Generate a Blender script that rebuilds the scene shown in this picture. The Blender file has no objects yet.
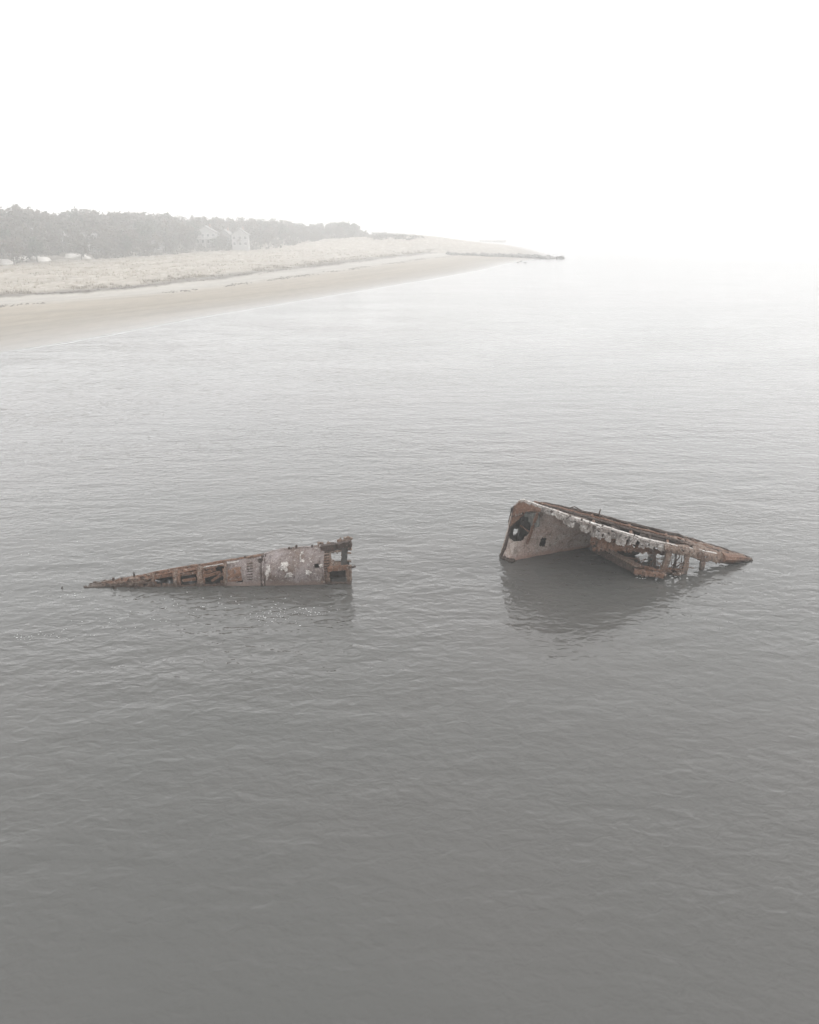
import bpy, bmesh, math, random
from mathutils import Vector, Matrix, noise as mnoise

R = random.Random(11)
sc = bpy.context.scene
COL = sc.collection
W, H, F = 819, 1024, 780.0
CAM_H = 16.0
PITCH = math.atan((512 - 225) / F)
CP, SP = math.cos(PITCH), math.sin(PITCH)

# ------------------------------------------------------------------ placing by the surveyed view
def ray(px, py):
    a, b = (px - W / 2) / F, (H / 2 - py) / F
    return Vector((a, CP + b * SP, -SP + b * CP))
def on_z(px, py, z=0.0):
    d = ray(px, py); t = (z - CAM_H) / d.z
    return Vector((d.x * t, d.y * t, z))
def on_y(px, py, y):
    d = ray(px, py); t = y / d.y
    return Vector((d.x * t, y, CAM_H + d.z * t))
def to_px(p):
    x, y, z = p[0], p[1], p[2] - CAM_H
    zc = y * CP - z * SP; up = y * SP + z * CP
    return W / 2 + F * x / zc, H / 2 - F * up / zc
def lerp(a, b, t): return a + (b - a) * t
def interp(xs, ys, x):
    if x <= xs[0]: return ys[0]
    for i in range(1, len(xs)):
        if x <= xs[i]:
            return lerp(ys[i-1], ys[i], (x - xs[i-1]) / (xs[i] - xs[i-1]))
    return ys[-1]
def ext(xs, ys, x):
    if x < xs[0]: return ys[0] + (x - xs[0]) * (ys[1] - ys[0]) / (xs[1] - xs[0])
    if x > xs[-1]: return ys[-1] + (x - xs[-1]) * (ys[-1] - ys[-2]) / (xs[-1] - xs[-2])
    return interp(xs, ys, x)
def nz(x, y=0.0, z=0.0): return mnoise.noise(Vector((x, y, z)))
def inside(poly, x, y):
    c = False; n = len(poly)
    for i in range(n):
        x1, y1 = poly[i]; x2, y2 = poly[i-1]
        if (y1 > y) != (y2 > y) and x < (x2 - x1) * (y - y1) / (y2 - y1) + x1: c = not c
    return c
def smooth(t):
    t = max(0.0, min(1.0, t)); return t * t * (3 - 2 * t)

# ------------------------------------------------------------------ object helpers
def tag(o, label=None, cat=None, group=None, kind=None):
    if label: o['label'] = label
    if cat: o['category'] = cat
    if group: o['group'] = group
    if kind: o['kind'] = kind
    return o
def empty(name, loc=(0, 0, 0), rz=0.0):
    o = bpy.data.objects.new(name, None); COL.objects.link(o)
    o.location = loc; o.rotation_euler = (0, 0, rz); o.empty_display_size = 0.3
    return o
def mesh_obj(name, verts, faces, mat, parent=None, shade=False):
    me = bpy.data.meshes.new(name); me.from_pydata([tuple(v) for v in verts], [], faces); me.update()
    for m in (mat if isinstance(mat, (list, tuple)) else [mat]): me.materials.append(m)
    if shade:
        for p in me.polygons: p.use_smooth = True
    o = bpy.data.objects.new(name, me); COL.objects.link(o)
    if parent is not None: o.parent = parent
    return o
class MB:
    def __init__(s): s.v = []; s.f = []; s.mi = []
    def add(s, vs, fs, mi=0):
        k = len(s.v); s.v += [Vector(v) for v in vs]
        for f in fs: s.f.append(tuple(i + k for i in f)); s.mi.append(mi)
    def box(s, c, size, rot=None, mi=0):
        hx, hy, hz = size[0] / 2, size[1] / 2, size[2] / 2
        vs = [Vector((x, y, z)) for x in (-hx, hx) for y in (-hy, hy) for z in (-hz, hz)]
        if rot is not None: vs = [rot @ v for v in vs]
        s.add([v + Vector(c) for v in vs], [(0,1,3,2),(4,6,7,5),(0,4,5,1),(2,3,7,6),(0,2,6,4),(1,5,7,3)], mi)
    def tube(s, pts, rads, n=6, mi=0, rough=0.0, seed=0.0):
        k = len(s.v); pts = [Vector(p) for p in pts]
        for i, p in enumerate(pts):
            a = pts[max(0, i-1)]; b = pts[min(len(pts)-1, i+1)]
            d = (b - a); d = d.normalized() if d.length > 1e-6 else Vector((0,0,1))
            u = d.cross(Vector((0.31, 0.11, 0.94))); u = u.normalized() if u.length > 1e-3 else Vector((1,0,0))
            w = d.cross(u)
            for j in range(n):
                an = 2 * math.pi * j / n
                r = rads[i] * (1 + rough * nz(p.x * 3 + seed, p.y * 3 + j * 1.7, p.z * 3))
                s.v.append(p + (u * math.cos(an) + w * math.sin(an)) * r)
        for i in range(len(pts) - 1):
            for j in range(n):
                a = k + i * n + j; b = k + i * n + (j + 1) % n
                s.f.append((a, b, b + n, a + n)); s.mi.append(mi)
        s.f.append(tuple(k + j for j in reversed(range(n)))); s.mi.append(mi)
        s.f.append(tuple(k + (len(pts)-1) * n + j for j in range(n))); s.mi.append(mi)
    def bar(s, a, b, w, h, n=8, wob=0.03, seed=0.0, mi=0, taper=1.0):
        """a beam of rectangular section w x h with rough, eaten edges"""
        a, b = Vector(a), Vector(b); d = (b - a).normalized()
        up = Vector((0,0,1)) if abs(d.z) < 0.9 else Vector((0,1,0))
        sx = d.cross(up).normalized(); sy = sx.cross(d)
        k = len(s.v)
        for i in range(n + 1):
            t = i / n; p = a.lerp(b, t); f = lerp(1, taper, t)
            for q, (cx, cy) in enumerate(((-1,-1),(1,-1),(1,1),(-1,1))):
                e = Vector((nz(t*9+seed, q*3.1), nz(t*9+seed+7, q*3.1), nz(t*9+seed+13, q*3.1))) * wob
                s.v.append(p + sx * cx * w / 2 * f + sy * cy * h / 2 * f + e)
        for i in range(n):
            for q in range(4):
                c0 = k + i*4 + q; c1 = k + i*4 + (q+1) % 4
                s.f.append((c0, c1, c1+4, c0+4)); s.mi.append(mi)
        s.f.append((k+3,k+2,k+1,k)); e = k + n*4; s.f.append((e,e+1,e+2,e+3)); s.mi += [mi, mi]
    def lump(s, c, r, seed, sub=2, mi=0, flat=1.0, rough=0.35):
        bm = bmesh.new(); bmesh.ops.create_icosphere(bm, subdivisions=sub, radius=1.0)
        vs = []
        for v in bm.verts:
            p = v.co.normalized(); q = 1 + rough * nz(p.x*1.7+seed, p.y*1.7+seed*.3, p.z*1.7) + rough*.5 * nz(p.x*4+seed, p.y*4, p.z*4+seed)
            vs.append(Vector((p.x*r[0]*q, p.y*r[1]*q, p.z*r[2]*q*flat)) + Vector(c))
        fs = [tuple(v.index for v in f.verts) for f in bm.faces]; bm.free(); s.add(vs, fs, mi)
    def build(s, name, mat, parent=None, shade=False):
        o = mesh_obj(name, s.v, s.f, mat, parent, shade)
        if isinstance(mat, (list, tuple)) and len(mat) > 1:
            for p, m in zip(o.data.polygons, s.mi): p.material_index = m
        return o
def sheet(name, fn, nu, nv, mat, parent, keep=None, thick=0.08, lump=0.02, freq=2.5, seed=0.0, offset=0.0, shade=False):
    """a plate: fn(u,v)->point; cells whose centre fails keep(u,v,px,py) are eaten away; real thickness"""
    P = [[Vector(fn(i / nu, j / nv)) for j in range(nv + 1)] for i in range(nu + 1)]
    verts, idx, faces = [], {}, []
    for i in range(nu):
        for j in range(nv):
            c = (P[i][j] + P[i+1][j+1]) / 2
            if keep is not None:
                x, y = to_px(c)
                if not keep((i + .5) / nu, (j + .5) / nv, x, y): continue
            f = []
            for a, b in ((i,j),(i+1,j),(i+1,j+1),(i,j+1)):
                if (a, b) not in idx:
                    p = P[a][b]
                    jit = Vector((nz(p.x*freq+seed, p.y*freq, p.z*freq), nz(p.x*freq+seed+31, p.y*freq, p.z*freq), nz(p.x*freq+seed+67, p.y*freq, p.z*freq)))
                    jit2 = Vector((nz(p.x*9+seed, p.y*9, p.z*9), nz(p.x*9+seed+31, p.y*9, p.z*9), nz(p.x*9+seed+67, p.y*9, p.z*9)))
                    idx[(a, b)] = len(verts); verts.append(p + jit * lump + jit2 * lump * .45)
                f.append(idx[(a, b)])
            faces.append(tuple(f))
    o = mesh_obj(name, verts, faces, mat, parent, shade)
    m = o.modifiers.new('thickness', 'SOLIDIFY'); m.thickness = thick; m.offset = offset
    return o

# ------------------------------------------------------------------ materials
def new_mat(name):
    m = bpy.data.materials.new(name); m.use_nodes = True
    nt = m.node_tree; b = nt.nodes['Principled BSDF']
    return m, nt, b
def N(nt, t, **kw):
    n = nt.nodes.new(t)
    for k, v in kw.items(): setattr(n, k, v)
    return n
def noise_node(nt, vec, scale, detail=6, rough=.6, dist=0.0):
    n = N(nt, 'ShaderNodeTexNoise'); n.inputs['Scale'].default_value = scale
    n.inputs['Detail'].default_value = detail; n.inputs['Roughness'].default_value = rough
    n.inputs['Distortion'].default_value = dist
    nt.links.new(vec, n.inputs['Vector']); return n.outputs['Fac']
def mapping(nt, vec, scale=(1,1,1), rot=(0,0,0), loc=(0,0,0)):
    n = N(nt, 'ShaderNodeMapping'); n.inputs['Scale'].default_value = scale
    n.inputs['Rotation'].default_value = rot; n.inputs['Location'].default_value = loc
    nt.links.new(vec, n.inputs['Vector']); return n.outputs['Vector']
def ramp(nt, fac, stops):
    n = N(nt, 'ShaderNodeValToRGB'); cr = n.color_ramp
    while len(cr.elements) < len(stops): cr.elements.new(0.5)
    for e, (p, c) in zip(cr.elements, stops):
        e.position = p; e.color = (c, c, c, 1) if not isinstance(c, tuple) else (*c, 1)
    nt.links.new(fac, n.inputs['Fac']); return n.outputs['Color']
def mix(nt, fac, a, b, mode='MIX'):
    n = N(nt, 'ShaderNodeMix', data_type='RGBA', blend_type=mode)
    for s, v in ((n.inputs[0], fac), (n.inputs[6], a), (n.inputs[7], b)):
        if hasattr(v, 'is_linked'): nt.links.new(v, s)
        elif isinstance(v, tuple): s.default_value = (*v, 1)
        else: s.default_value = v
    return n.outputs[2]
def math_n(nt, op, a, b=None, clamp=False):
    n = N(nt, 'ShaderNodeMath', operation=op, use_clamp=clamp)
    for s, v in ((n.inputs[0], a), (n.inputs[1], b)):
        if v is None: continue
        if hasattr(v, 'is_linked'): nt.links.new(v, s)
        else: s.default_value = v
    return n.outputs[0]
def bump(nt, b, height, strength=.5, distance=.02):
    n = N(nt, 'ShaderNodeBump'); n.inputs['Strength'].default_value = strength; n.inputs['Distance'].default_value = distance
    nt.links.new(height, n.inputs['Height']); nt.links.new(n.outputs['Normal'], b.inputs['Normal'])

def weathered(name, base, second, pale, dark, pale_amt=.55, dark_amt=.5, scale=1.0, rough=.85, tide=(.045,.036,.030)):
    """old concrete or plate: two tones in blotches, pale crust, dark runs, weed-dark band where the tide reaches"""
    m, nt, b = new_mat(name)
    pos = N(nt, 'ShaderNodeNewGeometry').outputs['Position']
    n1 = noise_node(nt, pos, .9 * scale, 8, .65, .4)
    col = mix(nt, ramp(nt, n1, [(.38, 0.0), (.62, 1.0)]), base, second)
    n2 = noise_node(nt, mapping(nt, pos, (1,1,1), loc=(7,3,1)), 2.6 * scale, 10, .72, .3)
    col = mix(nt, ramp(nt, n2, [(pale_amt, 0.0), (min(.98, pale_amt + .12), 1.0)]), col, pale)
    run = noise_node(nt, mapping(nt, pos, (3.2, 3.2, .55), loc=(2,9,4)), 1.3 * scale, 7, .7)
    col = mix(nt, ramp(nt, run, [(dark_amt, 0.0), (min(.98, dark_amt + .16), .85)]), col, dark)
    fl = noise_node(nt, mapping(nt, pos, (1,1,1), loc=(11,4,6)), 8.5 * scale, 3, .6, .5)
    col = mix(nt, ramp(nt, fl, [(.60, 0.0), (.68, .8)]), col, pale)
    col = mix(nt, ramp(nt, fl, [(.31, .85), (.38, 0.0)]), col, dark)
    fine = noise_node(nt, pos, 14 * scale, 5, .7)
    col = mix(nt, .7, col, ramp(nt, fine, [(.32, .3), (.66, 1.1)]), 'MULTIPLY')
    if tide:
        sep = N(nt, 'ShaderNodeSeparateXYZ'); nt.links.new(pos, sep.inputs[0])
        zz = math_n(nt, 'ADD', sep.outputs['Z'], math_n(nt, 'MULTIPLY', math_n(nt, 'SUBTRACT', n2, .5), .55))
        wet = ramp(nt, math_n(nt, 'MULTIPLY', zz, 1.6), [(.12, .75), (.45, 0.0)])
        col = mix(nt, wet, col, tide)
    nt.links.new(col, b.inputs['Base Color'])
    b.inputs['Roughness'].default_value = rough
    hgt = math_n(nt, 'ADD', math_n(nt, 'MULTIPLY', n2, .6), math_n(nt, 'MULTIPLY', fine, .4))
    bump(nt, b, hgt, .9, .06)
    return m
M = {}
M['plate'] = weathered('rust_washed_plate', (.33,.25,.215), (.40,.34,.305), (.50,.455,.42), (.085,.055,.045), .66, .53, 1.0, tide=(.20,.12,.10))
M['concrete'] = weathered('pale_weathered_concrete', (.60,.57,.54), (.36,.325,.30), (.82,.80,.775), (.06,.048,.042), .57, .505, 1.3, tide=None)
M['flaking'] = weathered('flaking_concrete_over_rust', (.50,.465,.435), (.17,.13,.11), (.80,.775,.75), (.045,.036,.031), .54, .49, .85, tide=None)
M['hull'] = weathered('grey_brown_concrete', (.265,.23,.225), (.14,.102,.085), (.44,.41,.39), (.045,.03,.024), .585, .53, 1.3, tide=(.17,.125,.105))
M['rust'] = weathered('rust_steel', (.15,.072,.042), (.185,.105,.070), (.40,.35,.31), (.022,.015,.012), .62, .50, 1.6)
M['rust_dark'] = weathered('dark_rust_steel', (.046,.030,.024), (.075,.050,.040), (.26,.21,.18), (.015,.012,.010), .67, .48, 1.8)
M['crust'] = weathered('barnacled_rust', (.145,.086,.058), (.195,.138,.105), (.46,.42,.385), (.022,.016,.013), .56, .49, 2.6)
M['inner'] = weathered('dark_inner_plate', (.040,.037,.034), (.055,.049,.044), (.10,.09,.082), (.02,.018,.016), .70, .5, 1.2)  # near-black base tones for inner hull faces and some end-frame bars
M['lichen'] = weathered('greenish_grey_panel', (.10,.105,.094), (.145,.145,.135), (.24,.23,.22), (.045,.043,.038), .58, .5, 1.5, tide=None)

def simple(name, c1, c2, scale=1.0, rough=.9, bd=.0):
    m, nt, b = new_mat(name)
    pos = N(nt, 'ShaderNodeNewGeometry').outputs['Position']
    n1 = noise_node(nt, pos, scale, 6, .65)
    nt.links.new(mix(nt, ramp(nt, n1, [(.35, 0.0), (.65, 1.0)]), c1, c2), b.inputs['Base Color'])
    b.inputs['Roughness'].default_value = rough
    b.inputs['Specular IOR Level'].default_value = .25
    if bd: bump(nt, b, n1, .7, bd)
    return m
M['bark'] = simple('grey_bark', (.09,.075,.065), (.15,.13,.115), 2.0)
M['twigs_grey'] = simple('bare_twigs', (.085,.078,.068), (.12,.105,.09), .5)
M['twigs_brown'] = simple('brown_twigs', (.10,.082,.066), (.13,.11,.09), .5)
M['needles'] = simple('evergreen_needles', (.045,.055,.04), (.075,.08,.06), .5)
M['scrub'] = simple('dune_scrub', (.07,.065,.052), (.12,.105,.085), .15)
M['straw'] = simple('dune_grass_straw', (.265,.23,.18), (.34,.30,.245), .12)
M['straw_dark'] = simple('dune_grass_old', (.19,.162,.128), (.255,.222,.18), .2)
M['wrack'] = simple('beach_wrack', (.08,.07,.06), (.14,.12,.10), .6)
M['rock'] = simple('groin_rock', (.10,.095,.088), (.19,.18,.165), .5, .8, .1)
M['white_wall'] = simple('white_clapboard', (.29,.285,.28), (.35,.345,.335), .4)
M['grey_wall'] = simple('grey_shingle_wall', (.19,.185,.18), (.24,.235,.23), .5)
M['roof'] = simple('grey_shingle_roof', (.16,.155,.15), (.23,.22,.215), .6)
M['brick'] = simple('chimney_brick', (.24,.17,.14), (.32,.24,.2), 2)
M['window'] = simple('dark_window_glass', (.08,.085,.085), (.12,.123,.125), .5, .15)
M['trim'] = simple('white_trim', (.5,.5,.49), (.58,.57,.56), 1)
M['foam'] = simple('sea_foam', (.42,.43,.425), (.62,.62,.61), 3, .6)
M['pale_sand'] = simple('blown_sand', (.50,.48,.45), (.58,.56,.53), .3)

# ------------------------------------------------------------------ water
CALM = on_z(585, 610, 0); CHOP = on_z(230, 600, 0)
def make_water():
    m, nt, b = new_mat('grey_sea_water')
    pos = N(nt, 'ShaderNodeNewGeometry').outputs['Position']
    b.inputs['IOR'].default_value = 1.40
    big = noise_node(nt, mapping(nt, pos, (.035, .05, 1)), 1.0, 3, .5)
    nt.links.new(mix(nt, ramp(nt, big, [(.35, 0.0), (.65, 1.0)]), (.068,.0685,.065), (.078,.0745,.071)), b.inputs['Base Color'])
    sx = N(nt, 'ShaderNodeSeparateXYZ'); nt.links.new(pos, sx.inputs[0])      # open water farther out is ruffled too finely to resolve
    nt.links.new(ramp(nt, math_n(nt, 'DIVIDE', sx.outputs['Y'], 500.0), [(.10, .03), (.25, .10), (.7, .20)]), b.inputs['Roughness'])
    # wind patches, and a calmer lee in front of the tall wreck section
    patch = ramp(nt, noise_node(nt, mapping(nt, pos, (.045, .10, 1), (0, 0, .2), (3, 3, 0)), 1.0, 3, .55), [(.33, .62), (.66, 1.2)])
    sub = N(nt, 'ShaderNodeVectorMath', operation='SUBTRACT'); sub.inputs[1].default_value = (CALM.x, CALM.y, 0); nt.links.new(pos, sub.inputs[0])
    ln = N(nt, 'ShaderNodeVectorMath', operation='LENGTH'); nt.links.new(mapping(nt, sub.outputs[0], (1, .9, 1)), ln.inputs[0])
    lee = ramp(nt, math_n(nt, 'DIVIDE', ln.outputs['Value'], 20.0), [(.2, 1.0), (.7, 1.1)])
    amp = math_n(nt, 'MULTIPLY', patch, lee)
    # the current heaps up chop along the low wreck section
    sb = N(nt, 'ShaderNodeVectorMath', operation='SUBTRACT'); sb.inputs[1].default_value = (CHOP.x, CHOP.y, 0); nt.links.new(pos, sb.inputs[0])
    l2 = N(nt, 'ShaderNodeVectorMath', operation='LENGTH'); nt.links.new(mapping(nt, sb.outputs[0], (.6, 1, 1)), l2.inputs[0])
    amp = math_n(nt, 'MULTIPLY', amp, ramp(nt, math_n(nt, 'DIVIDE', l2.outputs['Value'], 10.0), [(.3, 1.0), (1.0, .62)]))
    amp = math_n(nt, 'MULTIPLY', amp, 1.6)
    # height of the sea at a point: wavelets with short broken crests, crossing chop, a longer swell
    def height(p):
        a1 = noise_node(nt, mapping(nt, p, (1.6, 2.6, 1), (0, 0, math.radians(-9))), 1.0, 2.5, .5, .45)
        a2 = noise_node(nt, mapping(nt, p, (3.6, 5.0, 1), (0, 0, math.radians(14)), (5, 2, 0)), 1.0, 2, .55, .3)
        a3 = noise_node(nt, mapping(nt, p, (.22, .5, 1), (0, 0, math.radians(-16)), (1, 8, 0)), 1.0, 2, .5, .3)
        a4 = noise_node(nt, mapping(nt, p, (1.1, 1.9, 1), (0, 0, math.radians(27)), (15, 28, 0)), 1.0, 2, .5, .4)
        h = math_n(nt, 'ADD', math_n(nt, 'MULTIPLY', a1, WA[0]), math_n(nt, 'MULTIPLY', a2, WA[1]))
        h = math_n(nt, 'ADD', h, math_n(nt, 'MULTIPLY', a4, WA[2]))
        return math_n(nt, 'ADD', h, math_n(nt, 'MULTIPLY', a3, WA[3]))
    E = .04
    def shifted(dx, dy):
        n = N(nt, 'ShaderNodeVectorMath', operation='ADD'); n.inputs[1].default_value = (dx, dy, 0); nt.links.new(pos, n.inputs[0]); return n.outputs[0]
    h0, hx, hy = height(pos), height(shifted(E, 0)), height(shifted(0, E))
    k = math_n(nt, 'DIVIDE', amp, E)
    cmb = N(nt, 'ShaderNodeCombineXYZ'); cmb.inputs[2].default_value = 1.0
    nt.links.new(math_n(nt, 'MULTIPLY', math_n(nt, 'SUBTRACT', h0, hx), k), cmb.inputs[0])
    nt.links.new(math_n(nt, 'MULTIPLY', math_n(nt, 'SUBTRACT', h0, hy), k), cmb.inputs[1])
    nrm = N(nt, 'ShaderNodeVectorMath', operation='NORMALIZE'); nt.links.new(cmb.outputs[0], nrm.inputs[0])
    nt.links.new(nrm.outputs[0], b.inputs['Normal'])
    S = 6000
    o = mesh_obj('water', [(-S,-S,0),(S,-S,0),(S,S,0),(-S,S,0)], [(0,1,2,3)], m)
    tag(o, 'calm grey rippled sea stretching out to the fog', 'water', kind='structure')
WA = (.041, .012, .036, .11)
make_water()

# ------------------------------------------------------------------ beach and dunes
L0 = [on_z(*p) for p in ((0,352,0),(60,343,0),(120,332,0),(200,317,0),(290,302,0),(370,289,0),(430,279,0),(480,270,0),(508,263,0))]
L3 = [on_z(*p) for p in ((0,297,1.7),(100,291,1.7),(200,280,1.7),(300,268,1.7),(370,259.5,1.7),(430,253,1.7))]
L4 = [on_z(*p) for p in ((0,266,3.2),(60,262,3.2),(130,257.5,3.2),(200,252.5,3.2),(300,248,3.2),(350,246,3.2))]
def line(L, tail=()):
    ys = [p.y for p in L] + [t[0] for t in tail]; xs = [p.x for p in L] + [t[1] for t in tail]
    return lambda y: ext(ys, xs, y)
X0 = line(L0, ((400, 60), (440, 76), (470, 80), (560, 84), (700, 86), (1000, 40), (1600, -260)))
X3 = line(L3, ((520, 30), (640, 50), (1000, 0), (1600, -330)))
X4 = line(L4, ((640, -10), (1000, -60), (1600, -400)))
DX = [-80, -45, -20, 0, 21, 41, 62, 80]; DZ = [6.5, 8.0, 8.8, 9.2, 7.6, 5.0, 2.5, 0.3]
def ground_z(x, y):
    x0 = X0(y); x3 = min(X3(y), x0 - 8); x4 = min(X4(y), x3 - 12)
    if x >= x0: z = -(x - x0) * .07
    elif x > x3:
        t = (x0 - x) / (x0 - x3)
        z = 1.35 * t ** .8 if t < .93 else lerp(1.28, 1.95, smooth((t - .93) / .07))
    elif x > x4:
        t = (x3 - x) / (x3 - x4); z = lerp(1.95, 3.2, t) + .45 * nz(x*.09, y*.06) + .25 * nz(x*.3, y*.2)
    else:
        t = x4 - x; z = 3.2 + 3.6 * smooth(t / 45) + 1.6 * smooth((t - 40) / 160) + .6 * nz(x*.04, y*.03)
    w = smooth((y - 455) / 70) * (1 - smooth((y - 640) / 160))
    if w > 0 and x < x0:
        d = interp(DX, DZ, x) + .5 * nz(x*.07, y*.05) * smooth((x0 - x) / 15)
        z = max(z, lerp(z, d, w))
    return max(z, -3.0)
def make_land():
    m, nt, b = new_mat('beach_sand_and_dune')
    pos = N(nt, 'ShaderNodeNewGeometry').outputs['Position']
    att = N(nt, 'ShaderNodeAttribute', attribute_name='zone').outputs['Fac']
    n1 = noise_node(nt, mapping(nt, pos, (.16, .07, .2)), 1.0, 7, .65, .4)
    n2 = noise_node(nt, mapping(nt, pos, (.5, .22, .5)), 1.0, 6, .7)
    z = math_n(nt, 'ADD', att, math_n(nt, 'MULTIPLY', math_n(nt, 'SUBTRACT', n1, .5), .06))
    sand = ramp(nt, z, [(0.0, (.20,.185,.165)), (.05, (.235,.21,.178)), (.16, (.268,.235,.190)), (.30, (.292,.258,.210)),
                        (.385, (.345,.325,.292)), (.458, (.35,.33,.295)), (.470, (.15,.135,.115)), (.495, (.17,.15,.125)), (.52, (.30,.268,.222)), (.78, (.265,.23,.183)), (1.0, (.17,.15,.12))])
    col = mix(nt, .35, sand, ramp(nt, n2, [(.3, .45), (.7, 1.0)]), 'MULTIPLY')
    dune = math_n(nt, 'MULTIPLY', ramp(nt, att, [(.49, 0.0), (.54, 1.0)]), ramp(nt, n2, [(.5, 0.0), (.62, .7)]))
    col = mix(nt, dune, col, (.40,.38,.345))
    sy = N(nt, 'ShaderNodeSeparateXYZ'); nt.links.new(pos, sy.inputs[0])        # drift bands left along the shore by successive tides
    cb = N(nt, 'ShaderNodeCombineXYZ'); nt.links.new(math_n(nt, 'MULTIPLY', att, 34.0), cb.inputs[0]); nt.links.new(math_n(nt, 'MULTIPLY', sy.outputs['Y'], .022), cb.inputs[1])
    col = mix(nt, .42, col, ramp(nt, noise_node(nt, cb.outputs[0], 1.0, 5, .62, .6), [(.3, .5), (.52, .95), (.7, 1.15)]), 'MULTIPLY')
    nt.links.new(col, b.inputs['Base Color'])
    nt.links.new(ramp(nt, att, [(0.0, .3), (.06, .55), (.16, .9)]), b.inputs['Roughness'])
    b.inputs['Specular IOR Level'].default_value = .3
    bump(nt, b, n2, .6, .25)
    ys = []; y = -220.0
    while y < 1700:
        ys.append(y); y += 3.0 if 90 < y < 620 else 12.0
    verts, zone, faces = [], [], []
    fr = []
    for y in ys:
        x0 = X0(y); x3 = min(X3(y), x0 - 8); x4 = min(X4(y), x3 - 12)
        row = []
        for k in range(6): row.append((lerp(x0 + 60, x0, k / 6), 0.0))
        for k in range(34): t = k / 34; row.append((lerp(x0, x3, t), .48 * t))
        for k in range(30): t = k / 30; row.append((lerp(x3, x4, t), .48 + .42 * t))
        for k in range(24): t = k / 23; row.append((x4 - 260 * t * t, .90 + .1 * min(1, t * 3)))
        row.append((x4 - 1500, 1.0))
        if y > 455:
            row = [(x, (zn if x > 62 else max(min(zn, .74), .55 if x > -40 else .7))) for x, zn in row]
        for x, zn in row:
            verts.append((x, y, ground_z(x, y))); zone.append(zn)
    nc = len(row)
    for i in range(len(ys) - 1):
        for j in range(nc - 1):
            a = i * nc + j; faces.append((a, a + nc, a + nc + 1, a + 1))
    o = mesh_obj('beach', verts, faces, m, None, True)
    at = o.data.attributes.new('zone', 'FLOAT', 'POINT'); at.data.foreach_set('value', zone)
    tag(o, 'pale sandy beach rising to grassy dunes along the left shore', 'beach', kind='structure')
make_land()

# swash: the thin wet foam edge the last wave left
def make_swash():
    mb = MB()
    y = 70.0
    pts = []
    while y < 430:
        pts.append((X0(y) + 1.1 * nz(y * .045) + .5 * nz(y * .2), y)); y += 1.5
    for (xa, ya), (xb, yb) in zip(pts, pts[1:]):
        w0 = .22 + .5 * nz(ya * .11, 3.0); w1 = .22 + .5 * nz(yb * .11, 3.0)
        w0, w1 = max(.02, w0), max(.02, w1)
        mb.add([(xa + 1.0, ya, .02), (xa + 1.0 + w0, ya, .012), (xb + 1.0 + w1, yb, .012), (xb + 1.0, yb, .02)], [(0,1,2,3)])
    o = mb.build('surf', M['foam']); tag(o, 'thin white line of surf along the water edge of the beach', 'surf', kind='stuff')
make_swash()

# blown sand patches among the scrub, far left
for k, (pa, pb, py) in enumerate(((-14, 13, 263.5), (31, 50, 260.5), (62, 91, 258.5), (14, 28, 261.0))):
    mb = MB(); c = on_z((pa + pb) / 2, py, 3.6); hw = (pb - pa) / 2 * .36
    mb.lump((c.x, c.y, ground_z(c.x, c.y)), (hw, 4.0, 1.6), k * 5.1, 3, 0, 1.0, .35)
    tag(mb.build('sand_mound', M['pale_sand'], None, True), ('white sand mound at the far left edge of the scrub', 'white sand mound second from the right before the dark scrub', 'widest white sand mound rightmost before the dark scrub', 'smallest faint sand mound between two larger ones before the scrub')[k],
        'sand mound', 'bare sand mounds before the scrub', 'thing')

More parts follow.
